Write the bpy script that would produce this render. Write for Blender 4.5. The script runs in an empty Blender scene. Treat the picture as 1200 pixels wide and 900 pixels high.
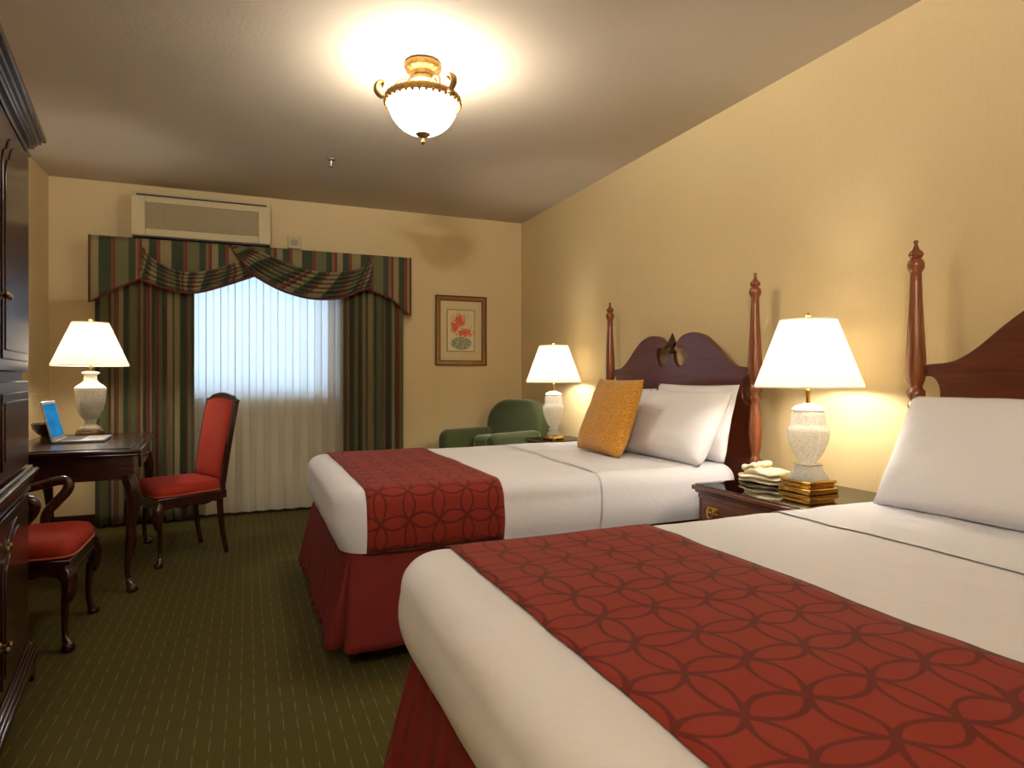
import bpy, bmesh, math, random
from mathutils import Vector, Matrix, noise
random.seed(7)
SC = bpy.context.scene
COL = SC.collection
R = math.radians
PI = math.pi

# ------------------------------------------------------------------ camera, light, exposure
cam_d = bpy.data.cameras.new('camera'); cam = bpy.data.objects.new('camera', cam_d); COL.objects.link(cam)
cam.location = (0, 0, 1.10); cam.rotation_euler = (R(90), 0, R(-22.65))
cam_d.sensor_width = 36; cam_d.lens = 36 * 743 / 1200; cam_d.shift_y = -9 / 1200; cam_d.clip_start = 0.02
SC.camera = cam
SC.view_settings.view_transform = 'Standard'; SC.view_settings.look = 'None'
SC.view_settings.gamma = 1; SC.view_settings.use_curve_mapping = False
SC.view_settings.exposure = 2.2
SC.cycles.max_bounces = 8; SC.cycles.diffuse_bounces = 5; SC.cycles.transmission_bounces = 6
SC.cycles.transparent_max_bounces = 12; SC.cycles.sample_clamp_indirect = 6; SC.cycles.caustics_refractive = False
SC.cycles.caustics_reflective = False

WARM = (1.0, 0.93, 0.82)
LAMP_W = 2.9
CEIL_W = 23.0
FILL_W = 210.0  # power of the added fill light behind the camera
FILL_COL = (1.0, 0.98, 0.97)
BULB_RADIUS = 0.05
SHADE_EMIT = 0.12
BOWL_EMIT = 8.0
WORLD_STRENGTH = 1.0
WORLD_RGB = (0.52, 0.72, 1.0)

wd = bpy.data.worlds.new('daylight'); SC.world = wd; wd.use_nodes = True
bg = wd.node_tree.nodes['Background']; bg.inputs[0].default_value = (*WORLD_RGB, 1); bg.inputs[1].default_value = WORLD_STRENGTH

# a portal that guides the daylight sampling through the window opening
pl = bpy.data.lights.new('window_portal', 'AREA'); pl.shape = 'RECTANGLE'; pl.size = 1.35; pl.size_y = 1.12; pl.cycles.is_portal = True
po = bpy.data.objects.new('window_portal', pl); COL.objects.link(po); po.location = (-0.025, 5.66, 1.49); po.rotation_euler = (R(-90), 0, 0)

def bulb(parent, loc, watts, radius=None, col=WARM):
    l = bpy.data.lights.new('bulb_light', 'POINT'); l.energy = watts; l.color = col; l.shadow_soft_size = radius or BULB_RADIUS
    o = bpy.data.objects.new('bulb_light', l); COL.objects.link(o); o.location = loc
    if parent: o.parent = parent
    return o

# ------------------------------------------------------------------ materials
def lin(c):
    return tuple(((v / 255) / 12.92 if v / 255 <= 0.04045 else ((v / 255 + 0.055) / 1.055) ** 2.4) for v in c)
class NT:
    def __init__(s, name):
        s.m = bpy.data.materials.new(name); s.m.use_nodes = True; s.t = s.m.node_tree; s.n = s.t.nodes
        s.b = s.n['Principled BSDF']; s.out = s.n['Material Output']
    def new(s, typ, **kw):
        n = s.n.new(typ)
        for k, v in kw.items(): setattr(n, k, v)
        return n
    def link(s, a, b): s.t.links.new(a, b)
    def setv(s, sock, v):
        if hasattr(v, 'is_output'): s.link(v, sock)
        elif isinstance(v, tuple) and len(v) == 3 and sock.type == 'RGBA': sock.default_value = (*v, 1)
        else: sock.default_value = v
    def math(s, op, a, b=None, c=None, clamp=False):
        n = s.new('ShaderNodeMath', operation=op); n.use_clamp = clamp
        s.setv(n.inputs[0], a)
        if b is not None: s.setv(n.inputs[1], b)
        if c is not None: s.setv(n.inputs[2], c)
        return n.outputs[0]
    def coord(s, kind='Object', scale=(1, 1, 1)):
        c = s.new('ShaderNodeTexCoord'); mp = s.new('ShaderNodeMapping'); s.link(c.outputs[kind], mp.inputs[0]); mp.inputs['Scale'].default_value = scale
        return mp.outputs[0]
    def noise(s, vec, scale, detail=3, rough=0.5, dist=0):
        n = s.new('ShaderNodeTexNoise'); s.link(vec, n.inputs['Vector']); n.inputs['Scale'].default_value = scale
        n.inputs['Detail'].default_value = detail; n.inputs['Roughness'].default_value = rough; n.inputs['Distortion'].default_value = dist
        return n.outputs['Fac']
    def mix(s, f, a, b):
        n = s.new('ShaderNodeMix', data_type='RGBA'); s.setv(n.inputs[0], f); s.setv(n.inputs[6], a); s.setv(n.inputs[7], b); return n.outputs[2]
    def ramp(s, f, stops, interp='LINEAR'):
        n = s.new('ShaderNodeValToRGB'); s.link(f, n.inputs[0]); cr = n.color_ramp; cr.interpolation = interp
        while len(cr.elements) < len(stops): cr.elements.new(0.5)
        for e, (p, c) in zip(cr.elements, stops): e.position = p; e.color = (*c, 1)
        return n.outputs[0]
    def bump(s, h, strength=0.2, dist=0.01):
        n = s.new('ShaderNodeBump'); s.link(h, n.inputs['Height']); n.inputs['Strength'].default_value = strength; n.inputs['Distance'].default_value = dist
        s.link(n.outputs[0], s.b.inputs['Normal']); return n.outputs[0]
    def P(s, **kw):
        for k, v in kw.items(): s.setv(s.b.inputs[k.replace('_', ' ')], v)
        return s.m

def M_plain(name, rgb, rough=0.5, metal=0.0, coat=0.0, bump=0.0, bscale=200, vary=0.06):
    t = NT(name); v = t.coord(); f = t.noise(v, bscale * 0.1, 3)
    c = lin(rgb); c2 = tuple(x * (1 - vary * 2) for x in c)
    t.P(Base_Color=t.mix(f, c2, c), Roughness=rough, Metallic=metal, Coat_Weight=coat)
    if bump: t.bump(t.noise(v, bscale, 2), bump, 0.002)
    return t.m
def M_wood(name, dark, light, rough=0.28, axis=2, coat=0.6, scale=1.0):
    t = NT(name); sc = [9 * scale] * 3; sc[axis] = 0.9 * scale; v = t.coord('Object', tuple(sc))
    f = t.noise(v, 4, 6, 0.65, 0.6); c = t.ramp(f, [(0.25, lin(dark)), (0.75, lin(light))])
    t.P(Base_Color=c, Roughness=rough, Coat_Weight=coat, Coat_Roughness=0.12, Specular_IOR_Level=0.5); t.bump(f, 0.03, 0.002)
    return t.m
def M_fabric(name, rgb, rough=0.85, weave=900, strength=0.15, vary=0.12, sheen=0.2, coarse=8):
    t = NT(name); v = t.coord(); c = lin(rgb)
    f = t.noise(v, coarse, 4); g = t.noise(v, weave, 1)
    t.P(Base_Color=t.mix(t.math('MULTIPLY_ADD', g, 0.5, t.math('MULTIPLY', f, 0.5)), tuple(x * (1 - vary) for x in c), tuple(min(1, x * (1 + vary)) for x in c)),
        Roughness=rough, Sheen_Weight=sheen, Sheen_Roughness=0.4)
    t.bump(g, strength, 0.001); return t.m

M = {}
# bedroom shell
def m_wall(name, rgb):
    t = NT(name); v = t.coord('Object', (1, 1, 0.22)); f = t.noise(v, 90, 3, 0.6); g = t.noise(t.coord(), 2.2, 3)
    c = lin(rgb)
    t.P(Base_Color=t.mix(t.math('MULTIPLY_ADD', f, 0.6, t.math('MULTIPLY', g, 0.4)), tuple(x * 0.90 for x in c), tuple(min(1, x * 1.07) for x in c)), Roughness=0.62, Specular_IOR_Level=0.35)
    t.bump(f, 0.12, 0.004); return t.m
M['wall'] = m_wall('wall_paper_tan', (213, 190, 142))
def m_ceiling():
    t = NT('ceiling_plaster'); v = t.coord(); f = t.noise(v, 55, 5, 0.7); c = lin((196, 184, 166))
    t.P(Base_Color=c, Roughness=0.8, Specular_IOR_Level=0.2); t.bump(f, 0.25, 0.006); return t.m
M['ceiling'] = m_ceiling()
def m_carpet():
    t = NT('carpet_olive'); c = t.new('ShaderNodeTexCoord'); sp = t.new('ShaderNodeSeparateXYZ'); t.link(c.outputs['Object'], sp.inputs[0])
    x, y = sp.outputs[0], sp.outputs[1]
    wob = t.math('MULTIPLY', t.math('SUBTRACT', t.noise(c.outputs['Object'], 60, 2), 0.5), 0.10)
    xs = t.math('ADD', t.math('MULTIPLY', x, 1 / 0.042), wob); cell = t.math('FLOOR', xs); fx = t.math('ABSOLUTE', t.math('SUBTRACT', t.math('FRACT', xs), 0.5))
    off = t.math('FRACT', t.math('MULTIPLY', t.math('SINE', t.math('MULTIPLY', cell, 12.9898)), 437.5))
    fy = t.math('FRACT', t.math('ADD', t.math('MULTIPLY', y, 1 / 0.115), off))
    dash = t.math('MULTIPLY', t.math('LESS_THAN', fx, 0.038), t.math('LESS_THAN', fy, 0.58))
    weak = t.math('MULTIPLY', t.math('LESS_THAN', fx, 0.06), 0.12)
    g = t.noise(c.outputs['Object'], 420, 2, 0.6); h = t.noise(c.outputs['Object'], 3, 3)
    br = t.math('MULTIPLY', t.math('MAXIMUM', dash, weak), t.math('ADD', t.math('MULTIPLY', g, 0.9), 0.30), clamp=True)
    base = t.mix(g, lin((56, 51, 24)), lin((102, 94, 52))); base = t.mix(t.math('MULTIPLY', h, 0.3), base, lin((70, 60, 28)))
    t.P(Base_Color=t.mix(br, base, lin((128, 113, 58))), Roughness=0.95, Specular_IOR_Level=0.1, Sheen_Weight=0.0)
    t.bump(g, 0.5, 0.004); return t.m
M['carpet'] = m_carpet()
M['trimwood'] = M_wood('trim_dark_wood', (40, 20, 12), (62, 34, 20), axis=0)
M['cream'] = M_plain('cream_plastic', (196, 178, 132), 0.45)
M['creamgrille'] = M_plain('cream_grille', (170, 152, 106), 0.5)
M['black'] = M_plain('black_plastic', (18, 16, 15), 0.5)
M['mahogany'] = M_wood('mahogany_polished', (62, 24, 13), (112, 52, 27), rough=0.33, axis=1, coat=0.25)
M['mahogany_v'] = M_wood('mahogany_turned', (100, 50, 24), (152, 86, 46), rough=0.26, axis=2, coat=0.4)
M['espresso'] = M_wood('dark_cherry', (36, 16, 11), (66, 30, 18), rough=0.27, axis=0, coat=0.4)
M['espresso_v'] = M_wood('dark_cherry_upright', (36, 16, 10), (68, 32, 19), rough=0.27, axis=2, coat=0.4)
M['nightwood'] = M_wood('walnut_nightstand', (74, 36, 18), (124, 68, 36), rough=0.25, axis=1)
M['brass'] = M_plain('polished_brass', (214, 168, 84), 0.18, 1.0, vary=0.04)
M['oldbrass'] = M_plain('antique_brass', (150, 122, 82), 0.32, 1.0)
M['gilt'] = M_plain('antique_gilt', (150, 112, 58), 0.45, 0.75, bump=0.4, bscale=120, vary=0.25)
M['steel'] = M_plain('brushed_steel', (150, 140, 128), 0.35, 1.0)
M['red'] = M_fabric('red_upholstery', (164, 42, 16), sheen=0.0, vary=0.08)
M['redpipe'] = M_fabric('red_piping', (205, 98, 70), sheen=0.2)
M['green'] = M_fabric('green_velvet', (62, 72, 32), sheen=0.6, vary=0.15)
M['greenlight'] = M_fabric('green_velvet_pale', (86, 104, 58), sheen=0.6)
M['skirt'] = M_fabric('maroon_skirt', (108, 20, 10), rough=0.85, sheen=0.0, vary=0.10)
M['maroonpipe'] = M_fabric('maroon_piping', (100, 32, 18), sheen=0.1)
def m_white(name, rgb):
    t = NT(name); v = t.coord(); f = t.noise(v, 5, 5, 0.6, 0.6); g = t.noise(v, 700, 1)
    t.P(Base_Color=lin(rgb), Roughness=0.75, Sheen_Weight=0.15); t.bump(t.math('MULTIPLY_ADD', f, 1.0, t.math('MULTIPLY', g, 0.02)), 0.30, 0.02); return t.m
M['linen'] = m_white('white_cotton', (218, 218, 224))
M['pillow'] = m_white('white_pillowcase', (224, 222, 225))
M['robe'] = m_white('cream_terry', (226, 214, 180))
M['wallreflect'] = M_plain('wall_reflection_tan', (128, 114, 72), 0.5)  # painted reflection: wall tan seen in the nightstand glass
M['mattress'] = M_fabric('mattress_ticking', (200, 195, 185))
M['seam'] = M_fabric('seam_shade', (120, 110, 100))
def m_mustard():
    t = NT('mustard_weave'); v = t.coord('Object', (1, 2.6, 1)); f = t.noise(v, 55, 4, 0.75); g = t.noise(t.coord('Object', (2.6, 1, 1)), 80, 3, 0.7)
    k = t.math('MULTIPLY_ADD', f, 0.5, t.math('MULTIPLY', g, 0.5))
    t.P(Base_Color=t.ramp(k, [(0.34, lin((140, 88, 16))), (0.5, lin((196, 136, 40))), (0.66, lin((222, 168, 70)))]), Roughness=0.85, Sheen_Weight=0.2); t.bump(k, 0.5, 0.006); return t.m
M['mustard'] = m_mustard()
def m_runner():
    t = NT('runner_woven_rings'); uv = t.new('ShaderNodeUVMap'); uv.uv_map = 'UVMap'
    S = 0.115
    nz = t.new('ShaderNodeTexNoise'); t.link(uv.outputs[0], nz.inputs['Vector']); nz.inputs['Scale'].default_value = 5.5; nz.inputs['Detail'].default_value = 1
    sb = t.new('ShaderNodeVectorMath', operation='SUBTRACT'); t.link(nz.outputs['Color'], sb.inputs[0]); sb.inputs[1].default_value = (0.5, 0.5, 0.5)
    sc = t.new('ShaderNodeVectorMath', operation='SCALE'); t.link(sb.outputs[0], sc.inputs[0]); sc.inputs['Scale'].default_value = 0.045
    ad = t.new('ShaderNodeVectorMath', operation='ADD'); t.link(uv.outputs[0], ad.inputs[0]); t.link(sc.outputs[0], ad.inputs[1])
    sp = t.new('ShaderNodeSeparateXYZ'); t.link(ad.outputs[0], sp.inputs[0])
    def fold(o): return t.math('ABSOLUTE', t.math('SUBTRACT', t.math('FRACT', t.math('MULTIPLY', o, 1 / S)), 0.5))
    ax, ay = fold(sp.outputs[0]), fold(sp.outputs[1])
    bx, by = t.math('SUBTRACT', 1.0, ax), t.math('SUBTRACT', 1.0, ay)
    def ln(a, b): return t.math('SQRT', t.math('ADD', t.math('MULTIPLY', a, a), t.math('MULTIPLY', b, b)))
    def dr(a, b): return t.math('ABSOLUTE', t.math('SUBTRACT', ln(a, b), 0.7071))
    d = t.math('MINIMUM', dr(ax, ay), t.math('MINIMUM', dr(bx, ay), dr(ax, by)))
    node = ln(t.math('SUBTRACT', 0.5, ax), t.math('SUBTRACT', 0.5, ay))
    w = t.math('ADD', 0.030, t.math('MULTIPLY', t.math('SUBTRACT', 0.40, node, clamp=True), 0.06))
    vn = t.math('MULTIPLY', t.noise(uv.outputs[0], 9, 2), 0.028)
    w = t.math('ADD', w, t.math('SUBTRACT', vn, 0.012))
    msk = t.math('MULTIPLY_ADD', t.math('SUBTRACT', w, d), 60, 0.5, clamp=True)
    g = t.noise(uv.outputs[0], 500, 2)
    base = t.mix(g, lin((122, 36, 24)), lin((140, 44, 29)))
    t.P(Base_Color=t.mix(msk, base, lin((94, 26, 18))), Roughness=0.8, Specular_IOR_Level=0.25, Sheen_Weight=0.05)
    t.bump(t.math('ADD', t.math('MULTIPLY', g, 0.15), t.math('MULTIPLY', msk, -0.4)), 0.25, 0.002); return t.m
M['runner'] = m_runner()
def m_stripe():
    t = NT('striped_drapery'); uv = t.new('ShaderNodeUVMap'); uv.uv_map = 'UVMap'; sp = t.new('ShaderNodeSeparateXYZ'); t.link(uv.outputs[0], sp.inputs[0])
    n = t.noise(uv.outputs[0], 260, 3, 0.7)
    u = t.math('ADD', t.math('MULTIPLY', sp.outputs[0], 1 / 0.46), t.math('MULTIPLY', t.math('SUBTRACT', n, 0.5), 0.07))
    f = t.math('FRACT', u)
    tan, grn, rust, olive, brown, gold = lin((134, 122, 80)), lin((50, 58, 34)), lin((130, 54, 34)), lin((98, 96, 58)), lin((58, 38, 26)), lin((130, 98, 58))
    c = t.ramp(f, [(0, tan), (0.16, brown), (0.175, grn), (0.33, rust), (0.355, grn), (0.372, rust), (0.39, olive), (0.56, grn), (0.66, gold), (0.685, rust), (0.72, brown), (0.745, tan), (0.84, grn), (0.95, rust), (0.985, brown)], 'CONSTANT')
    k = t.math('MULTIPLY_ADD', t.noise(uv.outputs[0], 420, 2, 0.8), 1.1, 0.45)
    mm = t.new('ShaderNodeMix', data_type='RGBA', blend_type='MULTIPLY'); mm.inputs[0].default_value = 1; t.link(c, mm.inputs[6])
    cb = t.new('ShaderNodeCombineXYZ'); [t.link(k, cb.inputs[i]) for i in range(3)]; t.link(cb.outputs[0], mm.inputs[7])
    t.P(Base_Color=mm.outputs[2], Roughness=0.8, Sheen_Weight=0.1); t.bump(n, 0.3, 0.003); return t.m
M['stripe'] = m_stripe()
def m_sheer():
    t = NT('sheer_voile'); n = t.noise(t.coord('Object', (1, 1, 0.4)), 300, 2)
    d = t.new('ShaderNodeBsdfDiffuse'); d.inputs[0].default_value = (*lin((226, 218, 198)), 1)
    tr = t.new('ShaderNodeBsdfTranslucent'); tr.inputs[0].default_value = (0.80, 0.80, 0.78, 1)
    tp = t.new('ShaderNodeBsdfTransparent'); tp.inputs[0].default_value = (1, 1, 1, 1)
    m1 = t.new('ShaderNodeMixShader'); m1.inputs[0].default_value = 0.5; t.link(d.outputs[0], m1.inputs[1]); t.link(tr.outputs[0], m1.inputs[2])
    m2 = t.new('ShaderNodeMixShader'); t.link(t.math('MULTIPLY_ADD', n, 0.04, 0.0), m2.inputs[0]); t.link(m1.outputs[0], m2.inputs[1]); t.link(tp.outputs[0], m2.inputs[2])
    t.link(m2.outputs[0], t.out.inputs[0]); return t.m
M['sheer'] = m_sheer()
def m_shade():
    t = NT('lamp_shade_silk'); n = t.noise(t.coord('Object', (1, 1, 0.3)), 120, 2)
    d = t.new('ShaderNodeBsdfDiffuse'); d.inputs[0].default_value = (0.80, 0.76, 0.70, 1)
    tr = t.new('ShaderNodeBsdfTranslucent'); t.link(t.mix(n, (0.58, 0.54, 0.46), (0.66, 0.62, 0.54)), tr.inputs[0])
    m1 = t.new('ShaderNodeMixShader'); m1.inputs[0].default_value = 0.45; t.link(d.outputs[0], m1.inputs[1]); t.link(tr.outputs[0], m1.inputs[2])
    e = t.new('ShaderNodeEmission'); e.inputs[0].default_value = (1.0, 0.86, 0.64, 1); e.inputs[1].default_value = SHADE_EMIT
    a = t.new('ShaderNodeAddShader'); t.link(m1.outputs[0], a.inputs[0]); t.link(e.outputs[0], a.inputs[1])
    t.link(a.outputs[0], t.out.inputs[0]); return t.m
M['shade'] = m_shade()
def m_bowl():
    t = NT('frosted_alabaster_glass'); n = t.noise(t.coord(), 14, 4)
    d = t.new('ShaderNodeBsdfDiffuse'); d.inputs[0].default_value = (0.85, 0.80, 0.7, 1)
    e = t.new('ShaderNodeEmission'); t.link(t.mix(n, (1.0, 0.88, 0.68), (1.0, 0.93, 0.80)), e.inputs[0]); e.inputs[1].default_value = BOWL_EMIT
    a = t.new('ShaderNodeAddShader'); t.link(d.outputs[0], a.inputs[0]); t.link(e.outputs[0], a.inputs[1]); t.link(a.outputs[0], t.out.inputs[0]); return t.m
M['bowl'] = m_bowl()
def m_crystal(name, trans, rgb, bs):
    t = NT(name); v = t.coord(); vo = t.new('ShaderNodeTexVoronoi'); t.link(v, vo.inputs['Vector']); vo.inputs['Scale'].default_value = 130
    t.P(Base_Color=t.mix(vo.outputs['Distance'], lin(rgb), lin(tuple(int(c * 0.8) for c in rgb))), Roughness=0.18, Transmission_Weight=trans, IOR=1.45, Specular_IOR_Level=0.6)
    t.bump(vo.outputs['Distance'], bs, 0.004); return t.m
def m_cutglass():
    t = NT('cut_crystal'); v = t.coord(); vo = t.new('ShaderNodeTexVoronoi'); t.link(v, vo.inputs['Vector']); vo.inputs['Scale'].default_value = 150
    t.P(Base_Color=(0.93, 0.92, 0.89), Roughness=0.16, Specular_IOR_Level=0.8); t.bump(vo.outputs['Distance'], 0.45, 0.003)
    tp = t.new('ShaderNodeBsdfTransparent'); tp.inputs[0].default_value = (0.97, 0.96, 0.93, 1); tl = t.new('ShaderNodeBsdfTranslucent'); tl.inputs[0].default_value = (0.9, 0.89, 0.85, 1)
    m0 = t.new('ShaderNodeMixShader'); m0.inputs[0].default_value = 0.4; t.link(t.b.outputs[0], m0.inputs[1]); t.link(tl.outputs[0], m0.inputs[2])
    m1 = t.new('ShaderNodeMixShader'); t.link(t.math('MULTIPLY_ADD', vo.outputs['Distance'], 0.32, 0.08, clamp=True), m1.inputs[0])
    t.link(m0.outputs[0], m1.inputs[1]); t.link(tp.outputs[0], m1.inputs[2]); t.link(m1.outputs[0], t.out.inputs[0]); return t.m
M['crystal'] = m_cutglass()
M['ceramic'] = m_crystal('crackled_ivory_ceramic', 0.0, (236, 228, 206), 0.5)
M['ivory'] = M_plain('ivory_glaze', (226, 218, 196), 0.3)
M['glass'] = None
def m_glass():
    t = NT('window_glass'); tp = t.new('ShaderNodeBsdfTransparent'); tp.inputs[0].default_value = (0.95, 0.97, 0.98, 1)
    g = t.new('ShaderNodeBsdfGlossy'); g.inputs[1].default_value = 0.02; m = t.new('ShaderNodeMixShader'); m.inputs[0].default_value = 0.07
    t.link(tp.outputs[0], m.inputs[1]); t.link(g.outputs[0], m.inputs[2]); t.link(m.outputs[0], t.out.inputs[0]); return t.m
M['glass'] = m_glass()
def m_tableglass():
    t = NT('glass_top_sheet'); tp = t.new('ShaderNodeBsdfTransparent'); tp.inputs[0].default_value = (0.86, 0.93, 0.86, 1)
    g = t.new('ShaderNodeBsdfGlossy'); g.inputs[1].default_value = 0.03; m = t.new('ShaderNodeMixShader')
    fr = t.new('ShaderNodeFresnel'); fr.inputs[0].default_value = 3.0; t.link(fr.outputs[0], m.inputs[0])
    t.link(tp.outputs[0], m.inputs[1]); t.link(g.outputs[0], m.inputs[2]); t.link(m.outputs[0], t.out.inputs[0]); return t.m
M['tableglass'] = m_tableglass()
M['aluminium'] = M_plain('laptop_silver', (190, 188, 184), 0.35, 0.6)
M['keys'] = M_plain('laptop_keys', (70, 66, 62), 0.5)
def m_screen():
    t = NT('lit_laptop_screen'); v = t.coord('Generated'); e = t.new('ShaderNodeEmission')
    t.link(t.ramp(t.noise(v, 1.2, 2), [(0.3, lin((24, 96, 150))), (0.7, lin((44, 132, 180)))]), e.inputs[0]); e.inputs[1].default_value = 0.24
    t.link(e.outputs[0], t.out.inputs[0]); return t.m
M['screen'] = m_screen()
M['screenbar'] = M_plain('screen_bar_pale', (150, 200, 215), 0.4)
M['mat'] = M_plain('picture_mat', (214, 194, 146), 0.8)
def m_art():
    t = NT('flower_print'); c = t.new('ShaderNodeTexCoord'); g = t.new('ShaderNodeMapping'); t.link(c.outputs['Object'], g.inputs[0])
    sp = t.new('ShaderNodeSeparateXYZ'); t.link(g.outputs[0], sp.inputs[0]); x, z = sp.outputs[0], sp.outputs[2]
    def blob(cx, cz, rx, rz):
        a = t.math('MULTIPLY', t.math('SUBTRACT', x, cx), 1 / rx); b = t.math('MULTIPLY', t.math('SUBTRACT', z, cz), 1 / rz)
        return t.math('SUBTRACT', 1.0, t.math('SQRT', t.math('ADD', t.math('MULTIPLY', a, a), t.math('MULTIPLY', b, b))), clamp=True)
    n = t.noise(g.outputs[0], 42, 3, 0.7); n2 = t.noise(g.outputs[0], 90, 2, 0.7)
    red = t.math('MAXIMUM', blob(0.03, -0.02, 0.12, 0.06), t.math('MAXIMUM', blob(-0.02, 0.09, 0.09, 0.09), blob(-0.06, 0.03, 0.06, 0.09)))
    mr = t.math('MULTIPLY_ADD', t.math('SUBTRACT', t.math('ADD', n, t.math('MULTIPLY', red, 0.45)), 0.66), 14, 0.0, clamp=True)
    gr = blob(0.0, -0.115, 0.105, 0.062)
    mg = t.math('MULTIPLY', t.math('MULTIPLY_ADD', gr, 8, 0, clamp=True), t.math('MULTIPLY_ADD', t.math('SUBTRACT', n2, 0.36), 6, 0, clamp=True))
    stem = t.math('MULTIPLY', t.math('LESS_THAN', t.math('ABSOLUTE', t.math('SUBTRACT', n, 0.5)), 0.012), t.math('MULTIPLY_ADD', blob(0.0, 0.06, 0.13, 0.15), 6, 0, clamp=True))
    base = lin((218, 200, 156)); c1 = t.mix(t.math('MULTIPLY', stem, 0.7), base, lin((120, 90, 50)))
    c2 = t.mix(mr, c1, t.mix(n2, lin((206, 60, 34)), lin((224, 120, 84)))); c3 = t.mix(mg, c2, lin((98, 118, 92)))
    t.P(Base_Color=c3, Roughness=0.6); return t.m
M['art'] = m_art()
M['gold'] = M_plain('picture_gold_frame', (156, 108, 52), 0.35, 0.5, vary=0.15)

# ------------------------------------------------------------------ geometry helpers
class MB:
    def __init__(s): s.bm = bmesh.new(); s.uvs = None
    def box(s, x0, x1, y0, y1, z0, z1):
        v = [s.bm.verts.new(p) for p in ((x0, y0, z0), (x1, y0, z0), (x1, y1, z0), (x0, y1, z0), (x0, y0, z1), (x1, y0, z1), (x1, y1, z1), (x0, y1, z1))]
        for f in ((3, 2, 1, 0), (4, 5, 6, 7), (0, 1, 5, 4), (1, 2, 6, 5), (2, 3, 7, 6), (3, 0, 4, 7)): s.bm.faces.new([v[i] for i in f])
        return s
    def grid(s, fn, nu, nv, closeu=False, closev=False, uv=None):
        V = [[s.bm.verts.new(fn(i / (nu if closeu else nu - 1), j / (nv if closev else nv - 1))) for j in range(nv)] for i in range(nu)]
        lay = s.bm.loops.layers.uv.get('UVMap') or (s.bm.loops.layers.uv.new('UVMap') if uv else None)
        for i in range(nu if closeu else nu - 1):
            for j in range(nv if closev else nv - 1):
                q = [(i, j), (i + 1, j), (i + 1, j + 1), (i, j + 1)]
                vs = [V[a % nu][b % nv] for a, b in q]
                if len(set(vs)) < 4: continue
                f = s.bm.faces.new(vs)
                if uv:
                    for lp, (a, b) in zip(f.loops, q): lp[lay].uv = uv(a / (nu if closeu else nu - 1), b / (nv if closev else nv - 1))
        return V
    def lathe(s, prof, c=(0, 0, 0), seg=40, ribs=0, ribamp=0.0, sq=0):
        def shape(a):
            if sq:  # rounded square plan
                ca, sa = abs(math.cos(a)), abs(math.sin(a)); return 1 / ((ca ** sq + sa ** sq) ** (1 / sq))
            return 1 + (ribamp * math.cos(a * ribs) if ribs else 0)
        n = len(prof)
        V = []
        for k in range(seg):
            a = 2 * PI * k / seg; w = shape(a)
            V.append([s.bm.verts.new((c[0] + r * w * math.cos(a), c[1] + r * w * math.sin(a), c[2] + z)) for r, z in prof])
        for k in range(seg):
            for j in range(n - 1): s.bm.faces.new([V[k][j], V[(k + 1) % seg][j], V[(k + 1) % seg][j + 1], V[k][j + 1]])
        if prof[0][0] > 0: s.bm.faces.new([V[k][0] for k in range(seg)][::-1])
        if prof[-1][0] > 0: s.bm.faces.new([V[k][-1] for k in range(seg)])
        return s
    def tube(s, pts, rad, seg=12, flat=1.0, up=None, caps=True):
        pts = [Vector(p) for p in pts]; n = len(pts)
        if not hasattr(rad, '__len__'): rad = [rad] * n
        T = [(pts[min(i + 1, n - 1)] - pts[max(i - 1, 0)]).normalized() for i in range(n)]
        N = Vector(up) if up else (Vector((0, 0, 1)) if abs(T[0].z) < 0.9 else Vector((1, 0, 0)))
        rings = []
        for i in range(n):
            N = (N - T[i] * N.dot(T[i])).normalized(); B = T[i].cross(N)
            rings.append([s.bm.verts.new(pts[i] + N * (rad[i] * math.cos(2 * PI * k / seg)) + B * (rad[i] * flat * math.sin(2 * PI * k / seg))) for k in range(seg)])
        for i in range(n - 1):
            for k in range(seg): s.bm.faces.new([rings[i][k], rings[i][(k + 1) % seg], rings[i + 1][(k + 1) % seg], rings[i + 1][k]])
        if caps: s.bm.faces.new(rings[0][::-1]); s.bm.faces.new(rings[-1])
        return s
    def prism(s, poly, a, b, fn):
        """poly of 2D points extruded from a to b; fn(p, q, t) -> 3D point"""
        A = [s.bm.verts.new(fn(p, q, a)) for p, q in poly]; B = [s.bm.verts.new(fn(p, q, b)) for p, q in poly]
        s.bm.faces.new(A[::-1]); s.bm.faces.new(B); n = len(poly)
        for i in range(n): s.bm.faces.new([A[i], A[(i + 1) % n], B[(i + 1) % n], B[i]])
        return s
    def build(s, name, mat, parent=None, bevel=0, bseg=2, sub=0, smooth=True, solid=0, ang=38, loc=None):
        bmesh.ops.recalc_face_normals(s.bm, faces=s.bm.faces[:])
        me = bpy.data.meshes.new(name); s.bm.to_mesh(me); s.bm.free(); me.materials.append(mat)
        if smooth:
            for p in me.polygons: p.use_smooth = True
            if ang < 180: me.set_sharp_from_angle(angle=R(ang))
        o = bpy.data.objects.new(name, me); COL.objects.link(o)
        if parent: o.parent = parent
        if loc is not None: o.location = loc
        if solid: m = o.modifiers.new('thickness', 'SOLIDIFY'); m.thickness = solid; m.offset = 0
        if bevel: m = o.modifiers.new('bevel', 'BEVEL'); m.width = bevel; m.segments = bseg; m.limit_method = 'ANGLE'; m.angle_limit = R(35); m.harden_normals = False
        if sub: m = o.modifiers.new('subsurf', 'SUBSURF'); m.levels = sub; m.render_levels = sub
        return o
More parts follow.
